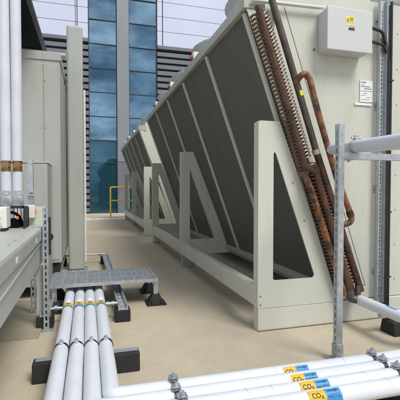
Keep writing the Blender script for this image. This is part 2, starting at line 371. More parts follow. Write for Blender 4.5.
# ------------------------------------------------------------------ gas coolers (V-shaped fan cooler blocks)
YN, YE = 2.714, 7.83
XC = 2.49
def xs(z): return 1.153 + .355 * (2.457 - z)         # outer coil plane
def mir(x): return 2 * XC - x
PITCH = 2.558
def make_cooler():
    g = thing('gas_cooler', 'nearest V-shaped cream gas cooler with copper manifolds on its end', 'cooling unit', (XC, YN, 0), 'gas coolers lined along the aisle')
    # end panels with a joint in the middle
    yp = YN + .012
    for sgn in (0, 1):
        pts = [(xs(2.40) + .06, 2.40), (1.30, 2.66), (XC - .002, 2.66), (XC - .002, .178), (xs(.178) + .0, .178)]
        if sgn: pts = [(mir(x), z) for x, z in pts]
        o = MB().prism(pts, 'y', yp, yp + .03).build('end_panel', M['cream'], g)
        sc = MB()
        zz = .32
        while zz < 2.6:
            for xx in (XC - .055, ) if not sgn else (mir(XC - .055),):
                sc.disc((xx, yp, zz), (0, -1, 0), .005, .003, 8)
            zz += .30
        sc.build('screw_row', M['seam'], o)
    # fold line beside the manifolds
    fl = MB()
    def sl(x_at_top, zt, zb, w=.006):
        fl.prism([(x_at_top, zt), (x_at_top + w, zt), (x_at_top + w + .350 * (zt - zb), zb), (x_at_top + .350 * (zt - zb), zb)], 'y', yp - .002, yp + .001)
    sl(1.466, 2.51, .285)
    fl.box(2.13, 2.25, yp - .002, yp + .001, .285, .291)
    fl.build('fold_seam', M['seam'], g)
    # far end panel
    pts = [(xs(2.40) + .06, 2.40), (1.30, 2.66), (mir(1.30), 2.66), (mir(xs(2.40) + .06), 2.40), (mir(xs(.178)), .178), (xs(.178), .178)]
    MB().prism(pts, 'y', YE - .03, YE).build('end_panel', M['cream'], g)
    # coil end plates with punched holes (dark dots)
    for y0, y1 in ((YN - .002, YN + .010),):
        for s_ in (0, 1):
            f = (lambda x: x) if not s_ else mir
            cp = MB().prism([(f(1.150), 2.452), (f(1.262), 2.452), (f(xs(1.64) + .125), 1.64), (f(xs(1.64) + .012), 1.64)], 'y', y0, y1).build('coil_end_plate', M['cream'], g, .003)
            h = MB()
            for k in range(14):
                z = 2.36 - k * .056; h.disc((f(xs(z) + .035), y0, z), (0, -1, 0), .005, .002, 8)
            h.build('screw_row', M['seam'], cp)
            MB().prism([(f(xs(1.63) + .065), 1.63), (f(xs(1.63) + .135), 1.63), (f(xs(.19) + .135), .19), (f(xs(.19) + .02), .19)], 'y', YN + .004, YN + .011).build('coil_end_plate', M['cream'], g)
    # finned coils and their dividers
    for s_ in (0, 1):
        f = (lambda x: x) if not s_ else mir
        MB().prism([(f(xs(2.45) + .012), 2.45), (f(xs(2.45) + .16), 2.45), (f(xs(.26) + .16), .26), (f(xs(.26) + .012), .26)], 'y', YN + .045, YE - .032).build('coil', M['coil'], g)
        for k in range(6):
            y = YN + .045 + (YE - YN - .13) * k / 5
            MB().prism([(f(xs(2.44) - .012), 2.44), (f(xs(2.44) + .010), 2.44), (f(xs(.26) + .010), .26), (f(xs(.26) - .012), .26)], 'y', y, y + .042).build('coil_divider', M['cream'], g)
        MB().prism([(f(xs(.30) - .012), .30), (f(xs(.30) + .03), .30), (f(xs(.23) + .03), .23), (f(xs(.23) - .012), .23)], 'y', YN + .046, YE - .033).build('coil_sill', M['grey_sheet'], g)
        # top rail
        MB().prism([(f(1.125), 2.455), (f(1.125), 2.535), (f(1.155), 2.575), (f(1.30), 2.575), (f(1.30), 2.456)], 'y', YN - .006, YE).build('top_rail', M['grey_sheet'], g, .004)
        # base rail
        MB().box(f(1.250), f(1.32), YN + .075, YE - .06, .178, .342).build('base_rail', M['cream'], g, .006)
        # legs: gusset plates with a triangular opening, flange towards the aisle
        for k in range(3):
            y = YN + PITCH * k - (.0 if k < 2 else .06)
            ol = [(1.246, .176), (1.246, 1.605), (1.262, 1.622), (1.425, 1.622), (xs(.176) + .03, .176)]
            hl = [(1.374, .402), (1.374, 1.372), (1.383, 1.388), (1.396, 1.372), (1.742, .410), (1.728, .388), (1.388, .388)]
            o = MB().plate([(f(a), b) for a, b in ol], [(f(a), b) for a, b in hl], y - .012, y).build('support_leg', M['cream'], g)
            MB().box(f(1.2455), f(1.250), y, y + .07, .345 if k else .176, 1.615).build('leg_flange', M['cream'], o)
            MB().box(f(1.250), f(1.425), y, y + .05, 1.616, 1.621).build('leg_cap', M['grey_sheet'], o)
            for q in ((1.268, .272), (1.268, .205), (1.54, 1.15), (1.645, .85)): MB().disc((f(q[0]), y - .012, q[1]), (0, -1, 0), .007, .004, 8).build('bolt', M['seam'], o)
            if k:
                MB().box(f(1.262), f(1.40), y - .02, y + .08, 0.0, .174).build('foot', M['black_sheet'] if k == 3 else M['galv_dull'], g)
    # end base beams
    MB().box(1.248, mir(1.248), YN - .014, YN + .07, 0, .172).build('base_beam', M['cream'], g, .004)
    MB().box(1.252, mir(1.252), YE - .09, YE - .01, 0.02, .172).build('base_beam', M['cream'], g, .004)
    MB().box(xs(.25) + .04, mir(xs(.25) + .04), YN + .08, YE - .1, .178, .21).build('drip_tray', M['galv_dull'], g)
    MB().box(1.24, mir(1.24), YN - .024, YN - .0145, 0, .006).build('sealant_bead', M['rust_stain'], g)
    # roof deck, fans, isolators
    MB().box(1.302, mir(1.302), YN + .044, YE - .032, 2.545, 2.58).build('fan_deck', M['grey_sheet'], g)
    for r_ in range(2):
        for k in range(4):
            cx = XC + (-.63 if r_ == 0 else .63); cy = YN + .69 + k * 1.245
            m = MB(); n = 40
            prof = [(.585, 2.581), (.565, 2.62), (.56, 2.80), (.585, 2.85), (.60, 2.85), (.578, 2.80), (.585, 2.62), (.612, 2.583)]
            rings = [[m.bm.verts.new((cx + a * math.cos(2 * math.pi * i / n), cy + a * math.sin(2 * math.pi * i / n), z)) for i in range(n)] for a, z in prof]
            for A, B in zip(rings, rings[1:] + rings[:1]):
                for i in range(n): m.bm.faces.new((A[i], A[(i + 1) % n], B[(i + 1) % n], B[i])).smooth = True
            bmesh.ops.recalc_face_normals(m.bm, faces=m.bm.faces[:])
            cw = m.build('fan_cowl', M['grey_sheet'], g)
            gm = MB()
            for q in range(1, 9):
                rr = .068 * q
                gm.tube([(cx + rr * math.cos(t * math.pi / 14), cy + rr * math.sin(t * math.pi / 14), 2.845) for t in range(29)], .0025, 5, caps=False)
            for q in range(6):
                a = q * math.pi / 3; gm.tube([(cx, cy, 2.842), (cx + .59 * math.cos(a), cy + .59 * math.sin(a), 2.846)], .004, 5)
            gm.build('fan_guard', M['galv_dull'], cw)
            bl = MB().disc((cx, cy, 2.66), (0, 0, 1), .11, .12, 18)
            for q in range(5):
                a = q * 2 * math.pi / 5; u = Vector((math.cos(a), math.sin(a), 0)); v = Vector((-math.sin(a), math.cos(a), .45)).normalized()
                bl.obox(Vector((cx, cy, 2.70)) + u * .10 - v * .09, u * .43, v * .20, u.cross(v) * .006)
            bl.build('fan_blades', M['black_plastic'], cw)
    for y in (4.47, 5.80, 7.15):
        i_ = MB().box(1.20, 1.27, y - .05, y + .06, 2.577, 2.72).build('isolator', M['ivory'], g, .008)
        MB().disc((1.199, y + .005, 2.655), (-1, 0, 0), .032, .022, 18).build('isolator_knob', M['red'], i_)
    return g
cooler = make_cooler()
far = copy_tree(cooler, None, ('bolt', 'screw_row')); far.location = (XC, YN + 6.286, 0)
far['label'] = 'farther V-shaped gas cooler beyond the gap, nearest the yellow rail'
# manifolds, bends and plate only on the near end of the near unit
YH = 2.625
def hx(z): return 1.217 + .349 * (2.389 - z)      # left manifold line
MB().tube([(hx(2.44), YH, 2.44), (hx(1.27), YH, 1.27), (hx(1.20) + .055, YH, 1.235)], .0255, 16, .03).build('manifold', M['copper'], cooler)
MB().tube([(1.312, YH, 2.50), (1.530, YH, 1.88), (1.697, YH, 1.395)], .026, 16).build('manifold', M['copper_dark'], cooler)
MB().tube([(1.699, YH, 1.388), (2.125, YH, .272)], .0275, 16).build('manifold', M['copper'], cooler)
MB().tube([(1.690, YH, 1.405), (1.703, YH, 1.371)], .030, 16).build('pipe_joint', M['bend'], cooler)
MB().tube([(1.545, YH, 1.845), (1.558, YH, 1.808)], .0275, 16).build('yellow_band', M['label_lemon'], cooler)
MB().tube([(1.615, YH + .04, 1.19), (1.632, YH, 1.275), (1.690, YH, 1.285), (1.72, YH, 1.16), (2.030, YH, .245)], .029, 16, .045).build('manifold', M['copper'], cooler)
MB().tube([(1.60, YH + .03, 1.235), (1.66, YH + .01, 1.10), (1.975, YH + .01, .25)], .026, 14).build('manifold', M['rust'], cooler)
def bends(dx, z0, z1, w, m, tilt, yo, pitch=.0285, r=.0075):
    mb = MB(); z = z0
    while z > z1:
        x = hx(z) + dx; a = Vector((x, YN - .004, z)); b = Vector((x + w, YN - .004, z + tilt))
        out = Vector((0, yo, 0))
        mb.tube([a, a + out, b + out, b], r, 7, w * .45, seg=4); z -= pitch
    o = mb.build('return_bend_row', m, cooler); o['kind'] = 'stuff'; return o
def stubs(dx, z0, z1, m, pitch=.0285):
    mb = MB(); z = z0; k = 0
    while z > z1:
        x = hx(z) + dx
        mb.tube([(x, YN - .004, z), (x + .004, YN - .035, z + .002), (x + .060, YH, z + .010)], [.0105, .009, .008], 8)
        mb.tube([(x, YN - .002, z), (x, YN - .008, z)], .011, 8); z -= pitch
    o = mb.build('feeder_row', m, cooler); o['kind'] = 'stuff'; return o
tsh = MB().prism([(hx(2.42) + .012, 2.42), (hx(2.42) + .098, 2.42), (hx(1.30) + .098, 1.30), (hx(1.30) + .012, 1.30)], 'y', YN - .006, YN - .003)  # backing strips painting in the shade behind the bends; lower one rusty too
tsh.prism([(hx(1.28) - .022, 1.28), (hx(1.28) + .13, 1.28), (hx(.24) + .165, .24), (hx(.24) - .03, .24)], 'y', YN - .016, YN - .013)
tsh.build('tube_sheet_shade', M['tube_sheet_shade'], cooler)
bends(.034, 2.40, 1.32, .060, M['bend'], .034, -.050, pitch=.026, r=.0085)
stubs(-.035, 2.39, 1.24, M['bend_dark'])
bends(.085, 1.20, .30, .050, M['bend_dark'], .026, -.085)
stubs(-.010, 1.20, .27, M['bend_dark'])
for (x, z, r) in ((hx(1.9), 1.9, .0275), (hx(1.45), 1.45, .0275), (1.86, .966, .0295), (1.99, .625, .0295)):
    MB().tube([(x - .003, YH, z + .008), (x + .003, YH, z - .008)], r, 16).build('brazed_joint', M['copper_dark'], cooler)
# discharge pipe with elbows
MB().tube([(1.515, YH, 1.905), (1.526, 2.575, 1.945), (1.566, 2.572, 1.968), (1.602, 2.572, 1.925), (1.678, 2.572, 1.677), (1.769, 2.575, 1.415), (1.852, 2.575, 1.185), (1.954, 2.575, .959), (1.998, 2.575, .842), (1.89, 2.60, .806)], .0235, 14, .035).build('discharge_pipe', M['rust'], cooler)
MB().tube([(1.968, 2.575, .922), (1.982, 2.575, .884)], .029, 14).build('pipe_joint', M['copper'], cooler)
MB().tube([(2.012, YH, .285), (2.02, YH - .01, .222), (2.066, YH - .03, .212)], .034, 14, .03).tube([(2.095, YH, .32), (2.085, YH - .01, .23), (2.084, YH - .075, .209)], .024, 14, .03).build('suction_elbow', M['copper_dark'], cooler)
# conduit under the cooler's top edge
MB().tube([(1.18, 2.685, 2.505), (1.80, 2.685, 2.527)], .014, 12).build('conduit', M['box_grey'], cooler)
MB().box(1.375, 1.40, 2.68, 2.726, 2.40, 2.53).build('conduit_bracket', M['galv'], cooler)
# rating plate
rp = MB().box(2.168, 2.291, YN + .003, YN + .013, 1.825, 2.0).build('rating_plate', M['label_white'], cooler)
pl = MB(); yy = YN + .0015
def ink(x0, x1, z0, z1): pl.box(x0, x1, yy, YN + .004, z0, z1)
ink(2.177, 2.225, 1.981, 1.990)
for i, (a, b) in enumerate(((.0, .03), (.0, .085), (.03, .10), (0, .105), (.02, .06), (0, .045), (.05, .09), (0, .08))):
    ink(2.177 + a, 2.177 + b, 1.965 - i * .0175, 1.968 - i * .0175 + (.004 if i in (1, 2) else 0))
pl.build('print', M['print_grey'], rp)
MB().box(2.118, 2.285, YN + .002, YN + .013, 1.795, 1.813).build('name_strip', M['label_white'], cooler)
# small hazard mark
MB().disc((1.735, YN + .012, 2.02 + .19), (0, -1, 0), .012, .003, 6).build('plug', M['brass'], cooler)

# ------------------------------------------------------------------ control box, cable tray, cables
cb = thing('control_box', 'pale grey control box with yellow warning sticker high on the cream panel', 'control box', (1.96, YN, 2.16))
MB().box(1.766, 2.160, 2.600, YN + .010, 2.178, 2.490).build('enclosure', M['box_grey'], cb, .006)
MB().box(1.758, 2.168, 2.580, 2.598, 2.170, 2.498).build('lid', M['box_grey'], cb, .006)
ws = MB().box(1.921, 1.994, 2.5785, 2.581, 2.392, 2.436).build('warning_sticker', M['label_lemon'], cb)
w = MB(); w.prism([(1.926, 2.398), (1.950, 2.398), (1.938, 2.428)], 'y', 2.5775, 2.579)
for i in range(4): w.box(1.956, 1.988, 2.5775, 2.579, 2.402 + i * .008, 2.406 + i * .008)
w.build('print', M['seam'], ws)
ns = MB().box(1.931, 2.0, 2.5785, 2.581, 2.330, 2.374).build('notice_sticker', M['label_white'], cb)
MB().box(1.950, 1.999, 2.5775, 2.579, 2.352, 2.371).build('orange_field', M['label_yellow'], ns)
MB().box(1.942, 1.999, 2.5775, 2.579, 2.332, 2.350).disc((1.938, 2.579, 2.361), (0, -1, 0), .005, .001, 8).build('navy_field', M['label_navy'], ns)
ct = thing('cable_tray', 'perforated galvanised cable tray running up the cream end panel', 'cable tray', (2.36, YN, .14))
t = MB(); x0, x1 = 2.320, 2.385; yb = YN - .018
for x in (x0, x0 + .026, x0 + .048): t.box(x, x + .012 if x < x1 - .02 else x1, yb, yb + .002, .14, 2.66)
z = .14
while z < 2.65: t.box(x0 + .012, x1, yb + .0003, yb + .0023, z, z + .012); z += .033
t.box(x0 - .002, x0, yb - .028, yb + .002, .14, 2.66); t.box(x1, x1 + .002, yb - .028, yb + .002, .14, 2.66)
t.build('tray', M['galv'], ct)
for z in (.4, 1.1, 1.8, 2.5): MB().box(x0 - .008, x1 + .004, yb + .003, YN + .011, z, z + .03).build('bracket', M['galv'], ct)
def cable(px, y, zt, r, lab):
    pts = [(px, y, .10), (px, y, zt - .12), (px - .06, y - .01, zt), (2.175, 2.66, zt + .02)] if zt < 2.6 else [(px, y, .10), (px, y, zt)]
    return tag(MB().tube(pts, r, 10, .05).build('cable', M['black_plastic'], None), lab, 'cable', 'black cables beside the tray')
cable(2.400, YN - .032, 2.40, .0125, 'black cable from the upper gland of the grey control box')
cable(2.422, YN - .03, 2.29, .012, 'black cable from the lower gland of the grey control box')
cable(2.444, YN - .03, 2.66, .011, 'black cable running straight past the control box, rightmost of three')
tr2 = thing('cable_cleat', 'galvanised strip holding the black cables against the cream panel', 'cable strip', (2.44, YN, .12))
MB().box(2.389, 2.455, YN - .016, YN - .013, .12, 2.64).build('strip', M['galv'], tr2)
for z in (.35, .9, 1.45, 2.0): MB().box(2.387, 2.460, YN - .048, YN - .044, z, z + .012).build('tie', M['black_plastic'], tr2)

# ------------------------------------------------------------------ strut post with arm, upper pipe
sp = thing('strut_post', 'galvanised slotted strut post carrying a horizontal arm before the manifolds', 'support post', (1.53, 2.105, 0))
MB().strut((1.511, 2.105, .008), (1.511, 2.105, 1.509), (-1, 0, 0)).build('upright', M['galv'], sp)
MB().strut((1.553, 2.105, 1.329), (2.50, 2.105, 1.329), (0, 0, 1)).build('arm', M['galv'], sp)
MB().strut((2.50, 2.105, .008), (2.50, 2.105, 1.509), (-1, 0, 0)).build('upright', M['galv'], sp)
for x in (1.53, 2.52):
    bp = MB().box(x - .06, x + .06, 2.05, 2.17, 0, .007).box(x - .027, x - .021, 2.08, 2.13, .007, .11).box(x - .021, x + .025, 2.078, 2.084, .007, .11)
    for q in (.035, .08): bp.disc((x, 2.078, q), (0, -1, 0), .009, .008, 6).disc((x - .027, 2.105, q), (-1, 0, 0), .009, .008, 6)
    bp.build('base_plate', M['galv_dull'], sp, .002)
MB().box(1.553, 1.62, 2.083, 2.127, 1.282, 1.286).disc((1.60, 2.105, 1.282), (0, 0, -1), .01, .01, 6).build('bracket', M['galv'], sp)
D = Vector((1.804 - 1.649, .5, .034)); A = Vector((1.649, 2.1, 1.372))
def up(t): return A + D * t
def ring_clamp(mb, c, ax, r, w=.022):
    ax = Vector(ax).normalized(); c = Vector(c); mb.tube([c - ax * w / 2, c + ax * w / 2], r, 20)
cl = MB(); ring_clamp(cl, up(0), D, .0435); cl.obox(up(0) + Vector((-.014, -.012, .040)), (.028, 0, 0), (0, .024, 0), (0, 0, .03))
cl.disc(up(0) + Vector((-.035, 0, .055)), (1, 0, 0), .007, .07, 8)
cl.build('pipe_clamp', M['galv'], sp)
p = thing('insulated_pipe', 'white insulated pipe leaving the rusty discharge pipe and crossing the strut arm', 'pipe', up(.92), 'white insulated pipes')
e1 = up(-1.9)
MB().tube([up(.93), e1, e1 + Vector((2.6, 0, 0))], .0405, 24, .12).build('jacket', M['pipe_white'], p)
for t_ in (.45, -.55, -1.1): m = MB(); ring_clamp(m, up(t_), D, .0409, .0015); m.build('jacket_seam', M['box_grey'], p)
MB().tube([up(1.04), up(.92)], [.026, .036], 16).build('end_collar', M['black_plastic'], p)

# lower white pipe and its foot
lp = thing('insulated_pipe', 'short white insulated pipe low at the foot of the copper manifolds', 'pipe', (2.08, 2.6, .2), 'white insulated pipes')
MB().tube([(2.084, 2.585, .209), (2.084, 2.06, .209), (4.2, 2.02, .209)], .0405, 24, .09).build('jacket', M['pipe_white'], lp)
MB().tube([(2.084, 2.60, .209), (2.084, 2.586, .209)], .033, 16).build('end_collar', M['black_plastic'], lp)
def wrap(mb, base, axis, r, up_dir, u0, u1, a0, a1, mi=0, n=10):
    """curved patch on a cylinder: along axis u0..u1, around from angle a0 to a1 (0 = up_dir, + towards up x axis)"""
    axis = Vector(axis).normalized(); up_ = Vector(up_dir).normalized(); sd = axis.cross(up_)
    def P(u, a): return Vector(base) + axis * u + (up_ * math.cos(a) + sd * math.sin(a)) * r
    row = [[mb.bm.verts.new(P(u, a0 + (a1 - a0) * k / n)) for k in range(n + 1)] for u in (u0, u1)]
    for k in range(n):
        f = mb.bm.faces.new((row[0][k], row[1][k], row[1][k + 1], row[0][k + 1])); f.smooth = True; f.material_index = mi
    return P
m = MB(); wrap(m, (2.084, 2.30, .209), (0, 1, 0), .0412, (0, 0, 1), -.10, 0.0, -.3, 1.0); m.build('label_band', M['label_blue'], lp)
rf = thing('rubber_block', 'black rubber support block under the short low white pipe', 'support block', (2.3, 2.4, 0))
MB().prism([(2.31, 0), (2.47, 0), (2.45, .10), (2.33, .10)], 'x', 2.175, 2.62).build('block', M['rubber'], rf, .008)
MB().box(2.112, 2.60, 2.38, 2.42, .128, .150).box(2.21, 2.61, 2.36, 2.44, .101, .127).build('channel', M['galv_dull'], rf)

# ------------------------------------------------------------------ four long pipes turning the corner
PZ, PR = .155, .041
XP = [-.160, -.0755, .009, .0935]                    # rightmost first below
TY = lambda i: 1.765 - .084 * i
pr_lab = ['rightmost of the four white pipes along the aisle, outermost at the corner', 'second white pipe from the right along the aisle, turning the corner',
          'third white pipe from the right along the aisle, turning the corner', 'leftmost of the four white pipes along the aisle, nearest the camera after turning']
tx = math.tan(R(.9))
for i in range(4):
    X = XP[3 - i]; Y = TY(i)
    p = thing('insulated_pipe', pr_lab[i], 'pipe', (X, Y, PZ), 'white insulated pipes')
    xe = 3.9
    dx = random.uniform(-.004, .004)
    w_ = lambda: random.uniform(-.0016, .0016)
    MB().tube([(X - .012 + dx, 4.55, PZ - .02), (X - .006 + dx + w_(), 3.5, PZ - .010 + w_()), (X - .003 + w_(), 2.95, PZ - .005 + w_()), (X + dx, 2.36, PZ), (X + w_(), 2.12, PZ + w_()), (X, Y + .055, PZ)], PR, 28).build('jacket', M['pipe_white'], p)
    ys = Y - tx * .055
    MB().tube([(X, Y + .056, PZ), (X, Y, PZ), (X + .056, ys, PZ)], PR + .0012, 28, .05, seg=9).build('elbow', M['pipe_white'], p)
    MB().tube([(X + .055, ys, PZ)] + [(q, Y - tx * (q - X) + w_(), PZ + w_()) for q in (.62, 1.0, 1.485, 1.75)] + [(xe, Y - tx * (xe - X), PZ)], PR, 28).build('jacket', M['pipe_white'], p)
    rings_ = [((X, q, PZ - (.009 * (q - 2.36) if q > 2.36 else 0)), (0, 1, 0), PR + .0005, .0015) for q in (2.12 - .05 * (i % 2) - .02 * i, 2.92 + .05 * (i % 3), 2.60 - .04 * (i % 2))]
    rings_ += [((X, Y + .056, PZ), (0, 1, 0), PR + .0016, .002), ((X + .056, ys, PZ), (1, -tx, 0), PR + .0016, .002)]
    rings_ += [((q, Y - tx * (q - X), PZ), (1, -tx, 0), PR + .0005, .0015) for q in (.62 + .03 * i, .90 - .05 * i, 1.30 + .06 * (i % 2), 1.75)]
    for a_ in rings_: sm = MB(); ring_clamp(sm, *a_); sm.build('jacket_seam', M['box_grey'], p)
    # cross-run labels: yellow CO2 then blue arrow
    u0 = [.940, .933, .935, .927][i]; ax = Vector((1, -tx, 0)).normalized()
    base = Vector((u0, Y - tx * (u0 - X), PZ)); yw, bw = [(.068, .070), (.072, .070), (.076, .075), (.082, .079)][i]
    st_ = [22, 19, 10, 6][i]
    lb = MB(); wrap(lb, base, ax, PR + .0012, (0, 0, 1), 0, yw, R(st_), R(92)); y_o = lb.build('label_yellow', M['label_yellow'], p)
    lb = MB(); wrap(lb, base, ax, PR + .0012, (0, 0, 1), yw + .0005, yw + bw, R(st_), R(92)); b_o = lb.build('label_blue', M['label_blue'], p)
    up_, sd = Vector((0, 0, 1)), ax.cross(Vector((0, 0, 1)))
    def on(u, v, c, base=base, ax=ax, sd=sd):       # u along, v up the label; c = centre angle
        a = R(c) - v / PR
        return base + ax * u + (Vector((0, 0, 1)) * math.cos(a) + sd * math.sin(a)) * (PR + .0018)
    tm = MB(); lettering(tm, 'CO\u2082', .029, lambda x, y: on(yw * .5 + x, y, 38 + st_ * .9)); tm.build('lettering', M['ink'], y_o)
    tm = MB(); lettering(tm, 'HOTG', .022, lambda x, y: on(yw + bw * .5 + x, y, 52 + st_ * .8))
    arr = [(-.028, -.0025), (.010, -.0025), (.010, -.007), (.030, 0.0), (.010, .007), (.010, .0025), (-.028, .0025)]
    V = [tm.bm.verts.new(on(yw + bw * .5 + a_, b_, 18 + st_)) for a_, b_ in arr]
    tm.bm.faces.new((V[0], V[1], V[5], V[6])); tm.bm.faces.new((V[1], V[2], V[3])); tm.bm.faces.new((V[1], V[3], V[5])); tm.bm.faces.new((V[5], V[3], V[4]))
    tm.build('lettering', M['label_navy'], b_o)
    # labels near the step: yellow and blue stripes with a white arrow head
    yl = 3.20; bx = X - .004
    lb = MB(); wrap(lb, (bx, yl, PZ - .006), (0, 1, 0), PR + .0014, (0, 0, 1), -.075, -.035, R(-60), R(60)); lb.build('label_blue', M['label_blue'], p)
    lb = MB(); wrap(lb, (bx, yl, PZ - .006), (0, 1, 0), PR + .0014, (0, 0, 1), -.034, .035, R(-60), R(60)); y2 = lb.build('label_yellow', M['label_yellow'], p)
    tm = MB(); tm.box(bx - .012, bx + .012, yl - .008, yl + .004, PZ + PR - .006, PZ + PR - .003); tm.build('print', M['ink'], y2)
    lb = MB(); wrap(lb, (bx, yl, PZ - .006), (0, 1, 0), PR + .0016, (0, 0, 1), .036, .115, R(-22), R(22)); lb.build('label_white', M['label_white'], p)

# support under the four aisle pipes
s1 = thing('pipe_support', 'black rubber block with clamps under the four aisle pipes', 'pipe support', (-.01, 2.36, 0), 'pipe supports on rubber blocks')
MB().prism([(2.305, 0), (2.415, 0), (2.40, .112), (2.315, .112)], 'x', -.315, .292).build('block', M['rubber'], s1, .008)
MB().box(-.30, .285, 2.345, 2.395, .1125, .1135).box(-.30, .28, 2.343, 2.385, .1135, .1155).build('channel', M['galv'], s1)
for X in XP:
    m = MB(); ring_clamp(m, (X, 2.37, PZ), (0, 1, 0), PR + .0025, .026)
    c = m.build('pipe_clamp', M['black_plastic'], s1)
    m = MB(); m.obox((X - .012, 2.352, PZ + PR + .002), (.024, 0, 0), (0, .034, 0), (0, 0, .010)).disc((X, 2.368, PZ + PR + .010), (0, 0, 1), .0055, .014, 8)
    m.tube([(X - .022, 2.352, PZ + PR - .006), (X, 2.350, PZ + PR + .006), (X + .022, 2.352, PZ + PR - .006)], .003, 6)
    m.build('clamp_screw', M['galv'], c)
# supports under the cross run
for nm, xc, lab in ((0, .378, 'pipe support with clamps across the pipes just after the corner'), (1, 1.485, 'pipe support with clamps across the pipes near the strut post')):
    s2 = thing('pipe_support', lab, 'pipe support', (xc, 1.64, 0), 'pipe supports on rubber blocks')
    MB().prism([(xc - .055, 0), (xc + .055, 0), (xc + .045, .10), (xc - .045, .10)], 'y', 1.42, 1.80).build('block', M['rubber'], s2, .008)
    MB().box(xc - .02, xc + .02, 1.43, 1.79, .1005, .1125).build('channel', M['galv'], s2)
    for i in range(4):
        xo = xc + [.0, -.006, .004, .0][i]
        yc = TY(i) - tx * (xo - XP[3 - i])
        m = MB(); ring_clamp(m, (xo, yc, PZ), (1, -tx, 0), PR + .0025, .024); c = m.build('pipe_clamp', M['black_plastic'], s2)
        m = MB(); m.obox((xo - .020, yc - .020, PZ + PR + .001), (.040, 0, 0), (0, .040, 0), (0, 0, .005)).obox((xo - .020, yc - .020, PZ + PR + .014), (.040, 0, 0), (0, .040, 0), (0, 0, .005)).disc((xo, yc - .006, PZ + PR + .003), (0, 0, 1), .0065, .036, 10).disc((xo, yc - .006, PZ + PR + .019), (0, 0, 1), .012, .010, 6).disc((xo, yc + .012, PZ + PR + .010), (0, -1, .4), .008, .03, 6)
        m.tube([(xo + .012, yc - .03, PZ + PR - .010), (xo + .012, yc, PZ + PR + .005), (xo + .012, yc + .03, PZ + PR - .010)], .0035, 6)
        m.build('clamp_screw', M['galv'], c)

# ------------------------------------------------------------------ step-over platform
st = thing('step_platform', 'galvanised grating step bridging the white aisle pipes on black feet', 'step', (.15, 3.88, 0))
x0, x1, y0, y1, zt = -.335, .628, 3.60, 4.15, .252
m = MB()
m.box(x0, x1, y0, y0 + .004, zt - .032, zt).box(x0, x1, y1 - .004, y1, zt - .032, zt).box(x0, x0 + .004, y0 + .004, y1 - .004, zt - .032, zt).box(x1 - .004, x1, y0 + .004, y1 - .004, zt - .032, zt)
m.build('edge_frame', M['galv'], st)
m = MB(); n = 64
for k in range(1, n):
    x = x0 + (x1 - x0) * k / n; wd = .0022 if k % 7 else .008
    m.box(x - wd, x + wd, y0 + .004, y1 - .004, zt - .026, zt - (.001 if k % 7 else -.002), 0 if k % 7 else 1)
for k in range(1, 27):
    y = y0 + (y1 - y0) * k / 27; wd = .0024 if k % 9 else .006
    m.box(x0 + .004, x1 - .004, y - wd, y + wd, zt - .0255, zt - (.002 if k % 9 else -.0015), 0 if k % 9 else 1)
m.box(x0 + .006, x1 - .006, y0 + .006, y1 - .006, zt - .030, zt - .020)
m.build('grating', [M['galv_dull'], M['galv']], st)
for (x, y) in ((.612, 3.655), (.612, 4.095), (-.30, 3.655), (-.30, 4.095)):
    l = MB().box(x - .02, x + .02, y - .02, y + .02, .09, zt - .033).build('leg', M['galv'], st)
    f = MB(); b0, b1 = .075, .035
    V = [f.bm.verts.new(q) for q in ((x - b0, y - b0, .014), (x + b0, y - b0, .014), (x + b0, y + b0, .014), (x - b0, y + b0, .014), (x - b1, y - b1, .095), (x + b1, y - b1, .095), (x + b1, y + b1, .095), (x - b1, y + b1, .095))]
    for q in ((3, 2, 1, 0), (4, 5, 6, 7), (0, 1, 5, 4), (1, 2, 6, 5), (2, 3, 7, 6), (3, 0, 4, 7)): f.bm.faces.new([V[j] for j in q])
    f.box(x - .092, x + .092, y - .092, y + .092, 0, .0135)
    for sx in (-1, 1):
        f.box(x + sx * .045 - .005, x + sx * .045 + .005, y - .088, y + .088, .0135, .05)
    f.build('foot', M['rubber'], l, .003)

# ------------------------------------------------------------------ channel frame on the deck beside the pipes
cf = thing('channel_frame', 'low galvanised channel frame on black blocks passing under the grating step', 'support frame', (.25, 4.5, 0))
for x_f, x_b in ((.268, .225), (-.335, -.37)):
    m = MB()
    for o_ in (-.034, .034): m.bar((x_f + o_, 3.20, .122), (x_b + o_, 5.90, .122), .012, .042)
    m.bar((x_f, 3.20, .108), (x_b, 5.90, .108), .056, .010)
    for k in range(24):
        q = k / 23; m.box(x_f + (x_b - x_f) * q - .012, x_f + (x_b - x_f) * q + .012, 3.215 + 2.66 * q, 3.235 + 2.66 * q, .1135, .118)
    m.build('channel', M['galv'], cf)
    for (x, y) in ((x_f - .002, 3.20), (x_b, 5.78)):
        MB().box(x - .062, x + .062, y, y + .13, 0, .1025).build('block', M['rubber'], cf, .008)
for y in (3.30, 5.88):
    m = MB(); m.tube([(.225, y, .135), (-.33, y, .130)], .013, 10); m.build('tie_rod', M['galv'], cf)
    for x in (.19, .15, -.26): MB().tube([(x - .014, y, .134), (x + .014, y, .134)], .021, 6).build('nut', M['galv_dull'], cf)

